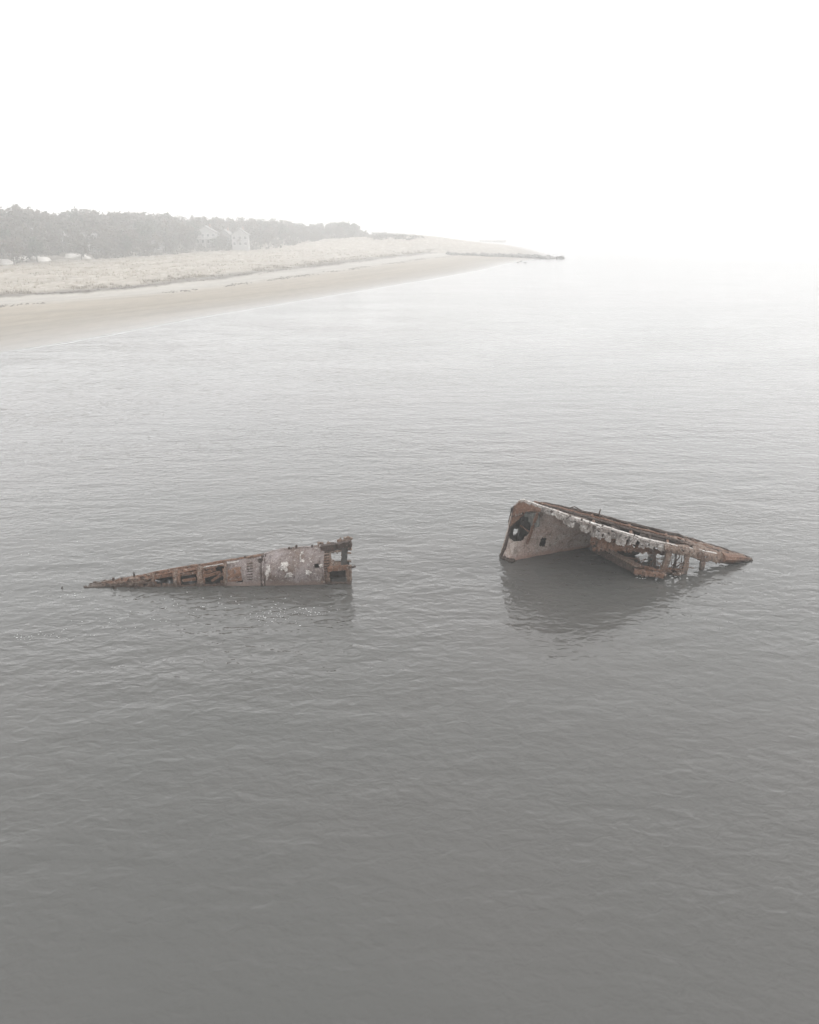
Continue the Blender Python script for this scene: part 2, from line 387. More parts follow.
# ------------------------------------------------------------------ dune grass, scrub and wrack (uncountable)
def tuft(mb, x, y, z, h, n, spread, lean=.4):
    for _ in range(n):
        a = R.uniform(0, 6.283); l = R.uniform(.2, lean) * h; w = R.uniform(.05, .12) * h + .02
        bx, by = x + R.uniform(-1, 1) * spread, y + R.uniform(-1, 1) * spread
        dx, dy = math.cos(a), math.sin(a); hh = h * R.uniform(.6, 1.1)
        mb.add([(bx - dy*w, by + dx*w, z - .05), (bx + dy*w, by - dx*w, z - .05), (bx + dx*l + dy*w*.3, by + dy*l - dx*w*.3, z + hh)], [(0,1,2)])
def make_grass():
    mb, md = MB(), MB()
    for _ in range(5200):
        y = R.uniform(150, 560) if R.random() < .75 else R.uniform(150, 330)
        x3, x4 = X3(y), X4(y); t = R.random() ** .85
        x = lerp(x3, x4, t) if y < 450 or R.random() < .3 else R.uniform(-60, 55)
        if nz(x*.12, y*.06, 4) < -.12: continue
        tuft(mb, x, y, ground_z(x, y), R.uniform(.3, .65), 6, .8)
    for _ in range(2200):       # older, darker clumps near the scarp and by the scrub
        y = R.uniform(140, 470); x3, x4 = X3(y), X4(y)
        t = abs(R.gauss(0, .06)) + .015 if R.random() < .75 else R.uniform(.1, 1.0)
        x = lerp(x3, x4, t)
        if nz(x*.1, y*.08, 9) < -.05: continue
        tuft(md, x, y, ground_z(x, y), R.uniform(.35, .8), 7, .5)
    tag(mb.build('dune_grass', M['straw']), 'straw coloured grass covering the low dunes behind the beach', 'grass', kind='stuff')
    tag(md.build('dune_grass', M['straw_dark']), 'darker old grass clumps dotted along the dune edge', 'grass', kind='stuff')
    mw = MB()
    for _ in range(2400):
        y = R.uniform(90, 450); x0, x3 = X0(y), X3(y)
        t = (R.gauss(.72, .02) if R.random() < .5 else R.gauss(.985, .012)) + .04 * nz(y * .03)
        if nz(y * .09, t * 3) < -.1: continue
        x = lerp(x0, x3, t); z = ground_z(x, y); r = R.uniform(.12, .45)
        mb2 = [(x + r*math.cos(a)*R.uniform(.5,1.2), y + 1.6*r*math.sin(a)*R.uniform(.5,1.2), z) for a in (0,1.05,2.1,3.14,4.2,5.2)]
        mw.add(mb2 + [(x, y, z + r * .5)], [(0,1,6),(1,2,6),(2,3,6),(3,4,6),(4,5,6),(5,0,6)])
    tag(mw.build('wrack', M['wrack']), 'dark lines of seaweed wrack left by the tide on the sand', 'seaweed', kind='stuff')
make_grass()

def leaf_quad(mb, p, s):
    n = Vector((R.gauss(0,1), R.gauss(0,1), R.gauss(0,1))).normalized()
    u = n.orthogonal().normalized(); w = n.cross(u)
    a = u * s * R.uniform(.5, 1); c = w * s * R.uniform(.25, .8)
    mb.add([p - a - c, p + a - c * R.uniform(.2, 1), p + a * R.uniform(.4, 1) + c, p - a + c * R.uniform(.2, 1)], [(0,1,2,3)])
def make_scrub():
    mb = MB()
    for _ in range(620):
        y = R.uniform(200, 640)
        if y < 250 and R.random() < .4: continue
        back = abs(R.gauss(0, 18)) + R.uniform(0, 3)
        if y > 560 and R.random() < .5: continue
        x = X4(y) - back + 3 * nz(y * .07)
        px, _ = to_px((x, y, 5))
        if px > 405: continue
        if back < 16 and any(a - 1 < px < b_ + 1 for a, b_ in ((-14, 13), (31, 50), (62, 91))): continue
        z = ground_z(x, y); h = R.uniform(1.4, 3.6) * (1 if back > 4 else .65); r = R.uniform(1.2, 3.0)
        for _ in range(26):
            v = Vector((R.gauss(0, .5), R.gauss(0, .5), abs(R.gauss(0, .5))))
            leaf_quad(mb, Vector((x, y, z)) + Vector((v.x * r, v.y * r, v.z * h)), R.uniform(.3, .75))
    for px, py, n in ((392, 243, 14), (402, 242, 14), (398, 245, 10), (415, 243, 7), (378, 240, 16), (386, 239, 12)):
        for _ in range(n):
            x = on_y(px + R.uniform(-8, 8), 240, 545).x; y = R.uniform(500, 540); z = ground_z(x, y)
            for _ in range(20):
                v = Vector((R.gauss(0, .5), R.gauss(0, .5), abs(R.gauss(0, .5))))
                leaf_quad(mb, Vector((x, y, z)) + Vector((v.x * 1.8, v.y * 1.8, v.z * 1.5)), R.uniform(.3, .7))
    tag(mb.build('undergrowth', M['scrub']), 'dark tangled undergrowth at the foot of the wood behind the dunes', 'undergrowth', kind='stuff')
make_scrub()

# ------------------------------------------------------------------ houses behind the dunes
HOUSES = []
def house(px0, px1, py_top, y, base_z, wall, label, floors, wing=False, porch=False):
    a = on_y(px0, py_top, y); b = on_y(px1, py_top, y)
    w = b.x - a.x; top = a.z; cx = (a.x + b.x) / 2; d = 9.0
    r = empty('house', (cx, y, base_z), R.uniform(-.12, .12)); tag(r, label, 'house', 'houses among the trees')
    hh = top - base_z; roof_h = min(3.2, hh * .33); wh = hh - roof_h
    q = MB(); q.box((0, d/2, wh/2 - .3), (w, d, wh + .6))
    q.add([(-w/2, 0, wh), (w/2, 0, wh), (0, 0, wh + roof_h * .94), (-w/2, d, wh), (w/2, d, wh), (0, d, wh + roof_h * .94)], [(0,1,2),(4,3,5)])
    q.build('wall', wall, r)
    q = MB(); e = .5
    for s in (-1, 1):
        q.add([(s*(w/2+e), -e, wh - .25), (0, -e, wh + roof_h), (0, d+e, wh + roof_h), (s*(w/2+e), d+e, wh - .25),
               (s*(w/2+e), -e, wh - .05), (0, -e, wh + roof_h + .22), (0, d+e, wh + roof_h + .22), (s*(w/2+e), d+e, wh - .05)],
              [(0,1,2,3),(7,6,5,4),(0,4,5,1),(3,2,6,7),(0,3,7,4),(1,5,6,2)])
    roof = q.build('roof', M['roof'], r)
    q = MB(); q.box((w*.2, d*.5, wh + roof_h + .2), (.9, .9, 1.6)); q.build('chimney', M['brick'], roof)
    n = max(2, int(w / 2.7))
    for fl in range(floors):
        zc = wh - 1.5 - fl * 2.9
        if zc < .6: break
        for k in range(n):
            x = lerp(-w/2 + 1.3, w/2 - 1.3, k / max(1, n - 1))
            q = MB(); q.box((x, -.03, zc), (1.25, .06, 1.5)); win = q.build('window', M['window'], r)
            q = MB()
            for s in (-1, 1): q.box((x + s*.69, -.04, zc), (.13, .1, 1.76)); q.box((x, -.045, zc + s*.82), (1.25, .1, .13))
            q.box((x, -.072, zc), (.05, .02, 1.5)); q.build('frame', M['trim'], win)
    if porch:
        q = MB(); q.box((0, -1.5, wh - 3.1), (w, 3, .2)); deck = q.build('balcony', M['trim'], r)
        q = MB()
        for k in range(7): q.box((lerp(-w/2, w/2, k/6), -2.92, wh - 2.5), (.12, .12, 1.0))
        q.box((0, -2.92, wh - 1.96), (w, .16, .1)); q.build('railing', M['trim'], deck)
        for s in (-1, 0, 1): q = MB(); q.box((s*(w/2 - .2), -2.8, (wh - 3.2)/2), (.25, .25, wh - 3.2)); q.build('post', M['trim'], r)
    HOUSES.append((px0, px1, y))
    return r
def gz(px, y): return ground_z(on_y(px, 240, y).x, y)
house(194, 215, 226.0, 436, gz(204, 436), M['white_wall'], 'tall white gabled house in the fog, tallest of the houses at the wood edge', 3, porch=True)
house(217, 230, 229.5, 445, gz(224, 445), M['grey_wall'], 'dim grey house between the two white houses at the wood edge', 2)
house(231, 247, 228.5, 440, gz(239, 440), M['white_wall'], 'brighter white house with dark windows, rightmost house before the trees', 2)
house(147, 160, 239.2, 385, gz(153, 385) - .5, M['white_wall'], 'small low white cottage half hidden in the undergrowth', 1)
house(72, 90, 229.5, 345, gz(81, 345), M['white_wall'], 'white house among bare trees above the rightmost sand mound', 2, porch=True)
house(54, 66, 232.0, 340, gz(60, 340), M['grey_wall'], 'smaller grey house just left of the white house above the sand mounds', 2)
house(22, 40, 228.5, 335, gz(31, 335), M['grey_wall'], 'faint grey house at the far left among the trees', 2)

# ------------------------------------------------------------------ the wood: single trees
def tree_meshes(seed, kind):
    rr = random.Random(seed); tb, cb = MB(), MB(); Hh = 12.0
    pts = [(0,0,-.4)]; x = y = 0.0
    for k in range(1, 8):
        x += rr.uniform(-.18, .18); y += rr.uniform(-.18, .18); pts.append((x, y, Hh * .78 * k / 7))
    tb.tube(pts, [.28 - .033 * k for k in range(8)], 6)
    ends = []
    for k in range(11):
        t = rr.uniform(.28, .95); i = int(t * 7); p = Vector(pts[i]); an = rr.uniform(0, 6.283)
        L = rr.uniform(2.0, 4.3) * (1.15 - .55 * t); up = rr.uniform(.35, 1.1)
        q = p + Vector((math.cos(an) * L * .55, math.sin(an) * L * .55, up * L * .35))
        e = p + Vector((math.cos(an + .3) * L, math.sin(an + .3) * L, up * L))
        tb.tube([p, q, e], [.12, .08, .03], 5); ends += [q, e, e]
    ends.append(Vector(pts[-1])); ends.append(Vector((x, y, Hh * .9)))
    for e in ends:
        rad = rr.uniform(.9, 1.9); nl = rr.randint(26, 60)
        for _ in range(nl):
            v = Vector((rr.gauss(0, .55), rr.gauss(0, .55), rr.gauss(0, .42))) * rad
            pp = e + v
            if pp.z > Hh: pp.z = Hh - rr.uniform(0, .5)
            if pp.z < 1.5: continue
            leaf_quad(cb, pp, rr.uniform(.28, .66))
    def me(b, name, mt):
        d = bpy.data.meshes.new(name); d.from_pydata([tuple(v) for v in b.v], [], b.f); d.materials.append(mt); return d
    return me(tb, 'trunk', M['bark']), me(cb, 'crown', M[kind])
KINDS = [tree_meshes(100 + i, k) for i, k in enumerate(('twigs_grey','twigs_grey','twigs_brown','twigs_grey','needles','twigs_brown','needles'))]
SKX = [-200, 0, 15, 30, 50, 75, 100, 125, 150, 180, 200, 230, 260, 280, 300, 312, 330, 348, 356, 362, 372]
SKY = [204, 206, 204.5, 207, 209, 208, 211, 211.5, 211, 214.5, 216, 216.5, 218, 218.5, 222.5, 223.5, 221.5, 220.5, 224, 230, 234]
def plant(px, y, frac, label, group, cat='tree', kinds=None, wide=1.0):
    sky = interp(SKX, SKY, px); top = on_y(px, sky, y); g = ground_z(top.x, y)
    h = (top.z - g) * frac
    if h < 3: return
    tm, cm = KINDS[kinds if kinds is not None else R.choice((0,1,2,3,4,5,0,1,3,6))]
    o = empty('tree', (top.x, y, g), R.uniform(0, 6.28)); s = h / 11.6
    sw = s * R.uniform(.85, 1.2) * wide; sw = max(sw, .75)
    o.scale = (sw, sw, s); tag(o, label, cat, group)
    for nm, d in (('trunk', tm), ('crown', cm)):
        c = bpy.data.objects.new(nm, d); COL.objects.link(c); c.parent = o
GT = 'trees of the foggy wood'
LT = 'hazy grey tree standing in the foggy wood behind the dunes'
def edge_y(px):      # where the wood starts along that sight line
    lo, hi = 150.0, 900.0
    for _ in range(30):
        m_ = (lo + hi) / 2; x = (px - W/2) / F * (m_ * CP + 12 * SP)
        if x < X4(m_): lo = m_
        else: hi = m_
    # sight line enters the wood where x gets left of X4
    return lo, hi
def wood_y(px):
    y = 150.0
    while y < 700:
        x = (px - W/2) / F * (y * CP + 12 * SP)
        if x < X4(y) - 4: return y
        y += 3
    return None
def front(px):
    # farthest y (coming from the camera) at which the dune gives way to the wood
    return interp([-200, 0, 60, 130, 200, 300, 350, 372], [on_z(-200, 275, 3.2).y, *[p.y for p in L4], L4[-1].y + 30], px)
rows = ((8, .52, 22), (22, .72, 15), (40, .88, 12), (62, .97, 10), (88, 1.0, 10), (120, 1.0, 12))
for back, frac, step in rows:
    px = -95 + R.uniform(0, 10)
    while px < 366:
        y = front(px) + back + R.uniform(-7, 7)
        hidden = any(a - 2 < px < b + 2 and y < hy + 6 for a, b, hy in HOUSES)
        if hidden: f_ = min(frac, R.uniform(.38, .75))
        else: f_ = frac * R.uniform(.86, 1.0)
        if not (hidden and R.random() < .12):
            plant(px, y, f_, LT, GT)
        px += step * R.uniform(.7, 1.3) * (1.0 if px < 250 else .8)
plant(343, front(343) + 26, 1.0, 'rounded tree forming the last high hump at the right end of the wood', GT, kinds=4, wide=1.5)
plant(353, front(353) + 22, .96, 'last tree of the wood, lower than the hump beside it, above the bare dune', GT, kinds=6, wide=1.3)
plant(16, front(16) + 60, 1.0, 'tallest tree on the skyline near the left edge of the wood', GT, kinds=0, wide=1.2)

# ------------------------------------------------------------------ stone groin
def rock_mesh(seed):
    b = MB(); b.lump((0,0,0), (1.0, .85, .65), seed, 2, 0, 1.0, .55)
    d = bpy.data.meshes.new('boulder'); d.from_pydata([tuple(v) for v in b.v], [], b.f); d.materials.append(M['rock']); return d
ROCKS = [rock_mesh(3.7 * k + 1) for k in range(6)]
def rock(p, s, label, group):
    o = bpy.data.objects.new('boulder', R.choice(ROCKS)); COL.objects.link(o)
    o.location = p; o.scale = (s * R.uniform(.9, 1.4), s * R.uniform(.8, 1.2), s * R.uniform(.75, 1.1)); o.rotation_euler = (R.uniform(-.4,.4), R.uniform(-.4,.4), R.uniform(0, 6.28))
    tag(o, label, 'boulder', group)
ga, gb = on_z(448, 255.0, 1.0), on_z(562, 258.5, 0.2)
for k in range(92):
    t = k / 91; p = ga.lerp(gb, t)
    p += Vector((R.uniform(-.4, .4), R.uniform(-2.2, 2.2), 0))
    p.z = max(ground_z(p.x, p.y), -.3) + R.uniform(.1, .9) if t < .97 else R.uniform(0, .6)
    rock(p, R.uniform(.9, 1.7) * (1.1 if t > .3 else .8), 'dark boulder in the long stone groin running out from the beach tip', 'boulders of the long stone groin')
for px, py in ((518, 262.5), (521, 261.5), (525, 262.8)):
    rock(on_z(px, py, .1), .6, 'dark loose boulder at the water edge just this side of the long groin', 'loose boulders by the groin')
fa, fb = on_z(480, 241.5, 0), on_z(503, 242.3, 0)
for k in range(16):
    p = fa.lerp(fb, k / 15); rock(p + Vector((0, R.uniform(-2, 2), max(0, ground_z(p.x, p.y)) + .3)), R.uniform(1.6, 2.6), 'faint boulder in the short far groin almost lost in fog', 'boulders of the short far groin')

# ------------------------------------------------------------------ shipwreck, tall right-hand section
WR = empty('shipwreck_section', on_z(610, 575, 0)); 
tag(WR, 'tall broken hull section with pale gunwale sloping into the water and a holed grey wall', 'shipwreck', 'two broken halves of the wreck')
bpy.context.view_layer.update()
ORG = WR.location.copy()
def loc(o):                       # parts are modelled in place, then hung on the thing
    o.matrix_parent_inverse = Matrix.Translation(-ORG); return o
GX  = [514, 519.5, 524, 545, 560, 575, 592, 620, 650, 675, 700, 726, 751]
GTY = [506.0, 501.0, 500.6, 508.0, 513.0, 518.6, 524.0, 532.2, 541.0, 546.0, 551.0, 556.0, 559.2]
GBY = [558, 559, 560, 568, 574.5, 579, 581.5, 581.5, 578, 573.5, 569, 564.5, 559.4]
def gun(px):
    y = on_z(px, interp(GX, GBY, px), 0).y
    return on_y(px, interp(GX, GTY, px), y)
RX  = [522, 541, 570, 599, 627, 654, 681, 709, 736, 751]
RTY = [499.5, 502.6, 508.8, 515.6, 523.0, 529.4, 536.2, 545.0, 553.5, 558.6]
def railp(px):                    # rear rail
    y = gun(min(px, 751)).y + interp([522, 545, 600, 680, 730, 751], [.35, 1.15, 1.9, 1.6, .7, .1], px)
    return on_y(px, interp(RX, RTY, px), y)
WLX = [500, 503, 511, 534, 558, 589, 600]
WLY = [555.5, 558.5, 561, 556.3, 552, 547, 546]
def wl(px): return on_z(px, interp(WLX, WLY, px), 0)

# holed wall under the gunwale
HOLE = [(510,526),(514,520.5),(519,515.5),(524,512.5),(534.5,512),(535.5,521),(533.5,530),(528,535),(521,541.5),(513,541),(509,538)]
SLOT = [(541,536.5),(547,537.2),(544.8,547),(538,546.6)]
def wall_fn(u, v):
    top = gun(lerp(514, 600, u)); top = Vector((top.x, top.y + .12 + 1.15 * u, top.z - .05 - .15 * u))
    bot = wl(lerp(501, 598, u)); bot = bot + (bot - top).normalized() * .5
    p = top.lerp(bot, v)
    # belly of the plate
    return p + Vector((-.02, .10, .0)) * math.sin(math.pi * v) * (.4 + .6 * u)
def wall_keep(u, v, x, y):
    j = .7 * nz(x * .5, y * .5); k = .7 * nz(x * .5 + 9, y * .5)
    if inside(HOLE, x + j, y + k): return False
    if inside(SLOT, x + j * .3, y + k * .3): return False
    return True
loc(sheet('hull_plate', wall_fn, 130, 84, M['plate'], WR, wall_keep, .09, .05, 1.6, 1.0))
# bow edge: thick stem bar down the left end, with the rusty toe at the waterline
mb = MB()
st = [on_y(514.4, 506.0, gun(514).y), on_y(512.3, 517, gun(514).y), on_y(508.5, 533, gun(514).y - .02), on_y(505.2, 547, gun(514).y - .02), on_y(501.5, 556, gun(514).y), on_z(499.5, 561, -.3)]
mb.tube(st, [.05, .06, .065, .075, .09, .12], 7, rough=.6)
loc(mb.build('stem_bar', M['rust_dark'], WR))
mb = MB()
for px, py, r in ((502, 557, .11), (504.5, 558.3, .13), (507.5, 559.6, .12), (510.5, 560.9, .13), (513.5, 560.6, .09), (501.2, 554.5, .08)):
    mb.lump(on_z(px, py, .05), (r*1.2, r, r*1.1), px, 2)
loc(mb.build('rust_toe', M['rust_dark'], WR))
# top frame inside the bow: pale brow plate above the hole
def brow_fn(u, v):
    a = gun(lerp(514.5, 541, u)); a = a + Vector((0, -.02, -.06))
    yb = interp([0, .35, .7, 1], [517.5, 514.5, 512.2, 512.5], u)
    b = on_y(lerp(511.5, 541, u), yb, a.y - .02)
    return a.lerp(b, v)
loc(sheet('brow_plate', brow_fn, 46, 16, M['rust'], WR, lambda u, v, x, y: v < .85 + .3 * nz(x * .6, 5), .06, .03, 3, 4.0))
def tri_fn(u, v):
    a = on_y(lerp(512, 525, u), lerp(517.8, 514, u), gun(516).y - .06)
    b = on_y(lerp(509.8, 517, u), lerp(526.5, 521.5, u), gun(516).y - .03)
    return a.lerp(b, v)
loc(sheet('bracket_plate', tri_fn, 24, 16, M['rust'], WR, lambda u, v, x, y: u + v * .55 < 1.02 + .15 * nz(x * .7, y * .7), .06, .02, 3, 8.0))
# hanging greenish panel at the right of the hole
def hang_fn(u, v):
    px = lerp(525.5, 540, u); g = gun(px)
    return on_y(px - 1.5 * v, lerp(512.0 + 1.5 * u, 529.5 - 1.5 * u, v), g.y + .1)
loc(sheet('torn_panel', hang_fn, 34, 34, M['lichen'], WR, lambda u, v, x, y: v < .62 + .45 * nz(u * 4.2, 3) + .25 * u and not (u < .3 and v > .3), .05, .05, 3, 12.0))
# stiffener down the wall beside the slot
mb = MB()
mb.bar(on_y(537.5, 513, gun(537).y - .05), wall_fn((535 - 514) / 86, .62) + Vector((0, -.07, 0)), .13, .10, 8, .04, 2.0)
loc(mb.build('stiffener', M['rust'], WR))
mb = MB(); a = wall_fn(.15, .42) + Vector((.05, .5, .05)); b = wall_fn(.27, .5) + Vector((0, .1, .1))
mb.bar(a, b, .06, .05, 6, .03, 3.0); loc(mb.build('broken_strut', M['rust'], WR))

# far side of the hull, dark inside
PATCH = [(512.8,529.5),(515,528.2),(517.6,528.6),(517.8,531.5),(516.4,534.6),(513,535.4)]
def far_fn(u, v):
    px = lerp(511, 664, u); top = railp(max(px, 524)); 
    if px < 524: top = on_y(px, lerp(507, 499.6, (px - 511) / 13), gun(514).y + .5)
    top = top + Vector((0, .0, -.08))
    yb = top.y + .8 + .6 * u
    yw = max(wl(min(px, 600)).y, wl(520).y) + 1.1
    yb = max(yb, yw) if px <= 600 else lerp(max(yb, yw), yb, smooth((px - 600) / 40))
    bot = Vector((top.x - .15, yb, -.4))
    return top.lerp(bot, v)
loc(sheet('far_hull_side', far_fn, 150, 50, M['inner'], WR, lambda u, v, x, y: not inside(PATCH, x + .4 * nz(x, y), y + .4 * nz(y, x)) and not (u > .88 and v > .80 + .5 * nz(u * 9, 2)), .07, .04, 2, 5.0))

# gunwale: pale concrete cap and its ragged skirt
def cap_fn(u, v):
    px = lerp(521, 735, u); g = gun(px); w = interp([518, 530, 560, 640, 735], [.12, .18, .22, .20, .12], px)
    return Vector((g.x, g.y + w * v, g.z + .02 * math.sin(v * 3)))
def cap_keep(u, v, x, y): return nz(x * .25, v * .4, 21) < .30 and not (u > .74 and nz(x * .35, v * 2, 7) > .18)
loc(sheet('gunwale_cap', cap_fn, 240, 8, M['concrete'], WR, cap_keep, .07, .02, 2.2, 2.0))
SKX_ = [520, 535, 548, 556, 566, 570, 574, 578, 584, 592, 605, 615, 623, 630, 640, 650, 660, 675, 690, 705]
SKD  = [.10, .14, .24, .30, .44, .66, .62, .40, .54, .62, .70, .60, .72, .52, .62, .34, .44, .30, .34, .2]
SLITS = ((554, 555.2, .5), (563.2, 564.4, .35), (574.6, 580, .30), (590.5, 591.8, .55), (603, 604, .4), (612, 617, .62), (626.5, 629, .35), (636, 640, .22), (645.5, 647, .45), (654, 658, .5), (668, 671, .4), (682, 685, .5))
EDGE = [0.0]
while len(EDGE) < 60: EDGE.append(R.uniform(-.16, .10))
def skirt_fn(u, v):
    px = lerp(520, 705, u); g = gun(px); d = interp(SKX_, SKD, px)
    bend = .10 * nz(px * .11, 6) * v
    return Vector((g.x + .02, g.y - .05 + .22 * v * d + bend, g.z - .03 - d * v))
def skirt_keep(u, v, x, y):
    x0 = lerp(520, 705, u) + (v - .4) * 1.2
    for a, b, m_ in SLITS:
        if a < x0 < b and v > m_ + .12 * nz(x * 1.3, y): return False
    k = int(x0 / 4.3) % 60; f = (x0 / 4.3) % 1
    edge = .92 + EDGE[k] + (f - .5) * .22 * (1 if k % 2 else -1) + .07 * nz(x * 1.6, 8)
    return v < edge and nz(x * .30, y * .30, 3) < .40
loc(sheet('gunwale_skirt', skirt_fn, 240, 26, M['flaking'], WR, skirt_keep, .06, .018, 1.2, 6.0))
# rusty band under the skirt, right of the wall corner
def band_fn(u, v):
    px = lerp(594, 672, u); g = gun(px); 
    top = Vector((g.x, g.y + .25, g.z - .45)); d = interp([594, 600, 612, 625, 640, 672], [1.0, 1.0, .9, .75, .5, .3], px)
    return top + Vector((0, .25 * v, -d * v))
loc(sheet('shell_strake', band_fn, 90, 26, M['rust'], WR, lambda u, v, x, y: v < .86 + .5 * nz(x * .25, 4) and nz(x * .22, y * .25, 12) < .33, .07, .05, 2, 9.0))

# rails and deck strip between gunwale and far side
for k, (f, r, mt, a0, a1) in enumerate(((.0, .085, 'rust_dark', 541, 749), (.30, .06, 'rust', 534, 742), (.55, .07, 'rust_dark', 545, 728))):
    mb = MB(); pts = []; rad = []
    n = 44
    for i in range(n + 1):
        px = lerp(a0, a1, i / n); p = railp(px).lerp(gun(px), f)
        p = p + Vector((0, .05 * nz(px * .07, k), .05 * nz(px * .11, k + 5) + (.03 if f else .0))); pts.append(p); rad.append(r * (1 + .35 * nz(px * .3, k * 3)))
    mb.tube(pts, rad, 6, rough=.4, seed=k * 4.0)
    loc(mb.build('rail', M[mt], WR))
def deck_fn(u, v):
    px = lerp(528, 744, u); return railp(px).lerp(gun(px), v) + Vector((0, 0, -.12 - .05 * math.sin(v * 3.1)))
loc(sheet('deck_strip', deck_fn, 200, 14, M['rust_dark'], WR, lambda u, v, x, y: u > .62 + .1 * nz(v * 5) or nz(x * .11, v * 1.4, 5) < .12, .06, .05, 3, 3.0))
for k, px in enumerate((556, 574, 592, 611, 629, 648, 666, 684)):
    mb = MB(); a = railp(px) + Vector((0, 0, -.03)); b = gun(px + 3) + Vector((0, .1, -.03))
    mb.bar(a, b, .12, .08, 5, .04, k * 2.3); loc(mb.build('cross_tie', M['rust_dark' if k % 2 else 'rust'], WR))
# bent reinforcing rods above the rail
for k, pts in enumerate(([(568,510),(571,507.5),(574.5,506.6),(579,509),(583,513)], [(599,517),(599.3,513),(600.4,509.2)], [(573,509),(577,510.5),(584,514.5),(592,516.5)],
                         [(604,518),(611,517.6),(619,520.5)], [(622,529),(631,527.5),(640,528.5)], [(648,529),(652,527.6),(657,529.5)])):
    mb = MB(); y = railp(pts[0][0]).y - .1
    mb.tube([on_y(x, yy, y) for x, yy in pts], [.028 if k != 1 else .035] * len(pts), 5); loc(mb.build('bent_rod', M['rust_dark'], WR))

# tail: barnacled skin closing to the tip
def tail_fn(u, v):
    px = lerp(664, 752, u); g = gun(px); r = railp(px)
    low = on_y(px, interp([664, 676, 690, 709, 726, 740, 752], [551.5, 554.5, 558, 562, 563.4, 561.5, 559.6], px), g.y - .12)
    if v < .5: return r.lerp(g, v * 2) + Vector((0, 0, .05 * math.sin(v * 6.28)))
    return g.lerp(low, (v - .5) * 2) + Vector((0, -.09 * math.sin((v - .5) * 6.28), 0))
def tail_keep(u, v, x, y):
    if v < .5: return u > .18 + .4 * nz(v * 7, 1) and nz(x * .2, v * 3, 8) < .3
    return v < .94 + .12 * nz(x * .9, 6) + .2 * smooth((u - .6) * 4) and nz(x * .3, y * .34, 2) < .36 + smooth((u - .6) * 4)
loc(sheet('tail_skin', tail_fn, 130, 40, M['crust'], WR, tail_keep, .08, .06, 3.2, 7.0))
mb = MB()
tp = [on_y(px, py, gun(min(px, 751)).y - .05) for px, py in ((722, 557.5), (731, 558.2), (739, 558.6), (746, 558.9), (752, 559.3))]
mb.tube(tp, [.26, .22, .17, .10, .03], 9, rough=.4, seed=3.0); loc(mb.build('tail_tip', M['rust'], WR))
mb = MB(); c = on_y(699, 555.2, gun(699).y - .22)
for i in range(18):
    a = i / 18 * 6.283; b = (i + 1) / 18 * 6.283
    mb.tube([c + Vector((math.cos(a) * .22, 0, math.sin(a) * .17)), c + Vector((math.cos(b) * .22, 0, math.sin(b) * .17))], [.045, .045], 5)
loc(mb.build('porthole_ring', M['crust'], WR))

# frames standing in the water under the gunwale, and the fallen beam
for k, (xa, ya, xb, yb, w, mt) in enumerate(((669.5, 546, 660.5, 576, .26, 'crust'), (687, 549.5, 682.5, 574, .22, 'crust'), (702.5, 554, 700, 570, .20, 'crust'), (652, 545, 654.5, 573, .13, 'rust_dark'), (676, 549, 672, 574, .09, 'rust_dark'))):
    mb = MB(); bot = on_z(xb, yb, -.05); top = on_y(xa, ya, gun(xa).y + .05); bot2 = bot + (bot - top).normalized() * .5
    mid = top.lerp(bot, .5) + Vector((.06, -.05, 0))
    mb.bar(top, mid, w, w * .8, 6, .06, k * 3.0); mb.bar(mid, bot2, w * 1.05, w * .95, 6, .07, k * 3.0 + 9)
    loc(mb.build('frame_rib', M[mt], WR))
a = on_z(592, 546.5, .45); b = on_z(636, 569.5, .35)
mb = MB(); mb.bar(a, b, .26, .34, 16, .06, 5.0); loc(mb.build('fallen_beam', M['rust_dark'], WR))
mb = MB(); mb.bar(a + Vector((.1, -.05, .24)), b + Vector((.1, -.05, .2)), .30, .07, 16, .04, 15.0); loc(mb.build('beam_flange', M['crust'], WR))
a = on_z(634, 571, .35); b = on_z(664, 576, .25)
mb = MB(); mb.bar(a, b, .22, .2, 10, .08, 8.0); mb.bar(a + Vector((0, .5, .1)), b + Vector((0, .4, .1)), .1, .1, 10, .08, 18.0); loc(mb.build('sill_beam', M['rust'], WR))
mb = MB()
for k in range(70):
    px = R.uniform(633, 682); py = R.uniform(564, 576.5) if px < 662 else R.uniform(568, 575)
    r = R.uniform(.06, .15); mb.lump(on_z(px, py, R.uniform(-.02, .22)), (r * R.uniform(1, 1.8), r, r * .8), k * 1.9, 1, 0, 1, .6)
loc(mb.build('rubble_clump', M['crust'], WR))
mb = MB()
for k in range(30):
    px = R.uniform(630, 690); py = R.uniform(560, 574); p = on_z(px, py, .1)
    mb.tube([p, p + Vector((R.uniform(-.3, .3), R.uniform(-.2, .2), R.uniform(.15, .5))), p + Vector((R.uniform(-.6, .6), R.uniform(-.3, .3), R.uniform(.2, .6)))], [.03, .025, .015], 4)
loc(mb.build('tangled_rods', M['rust'], WR))

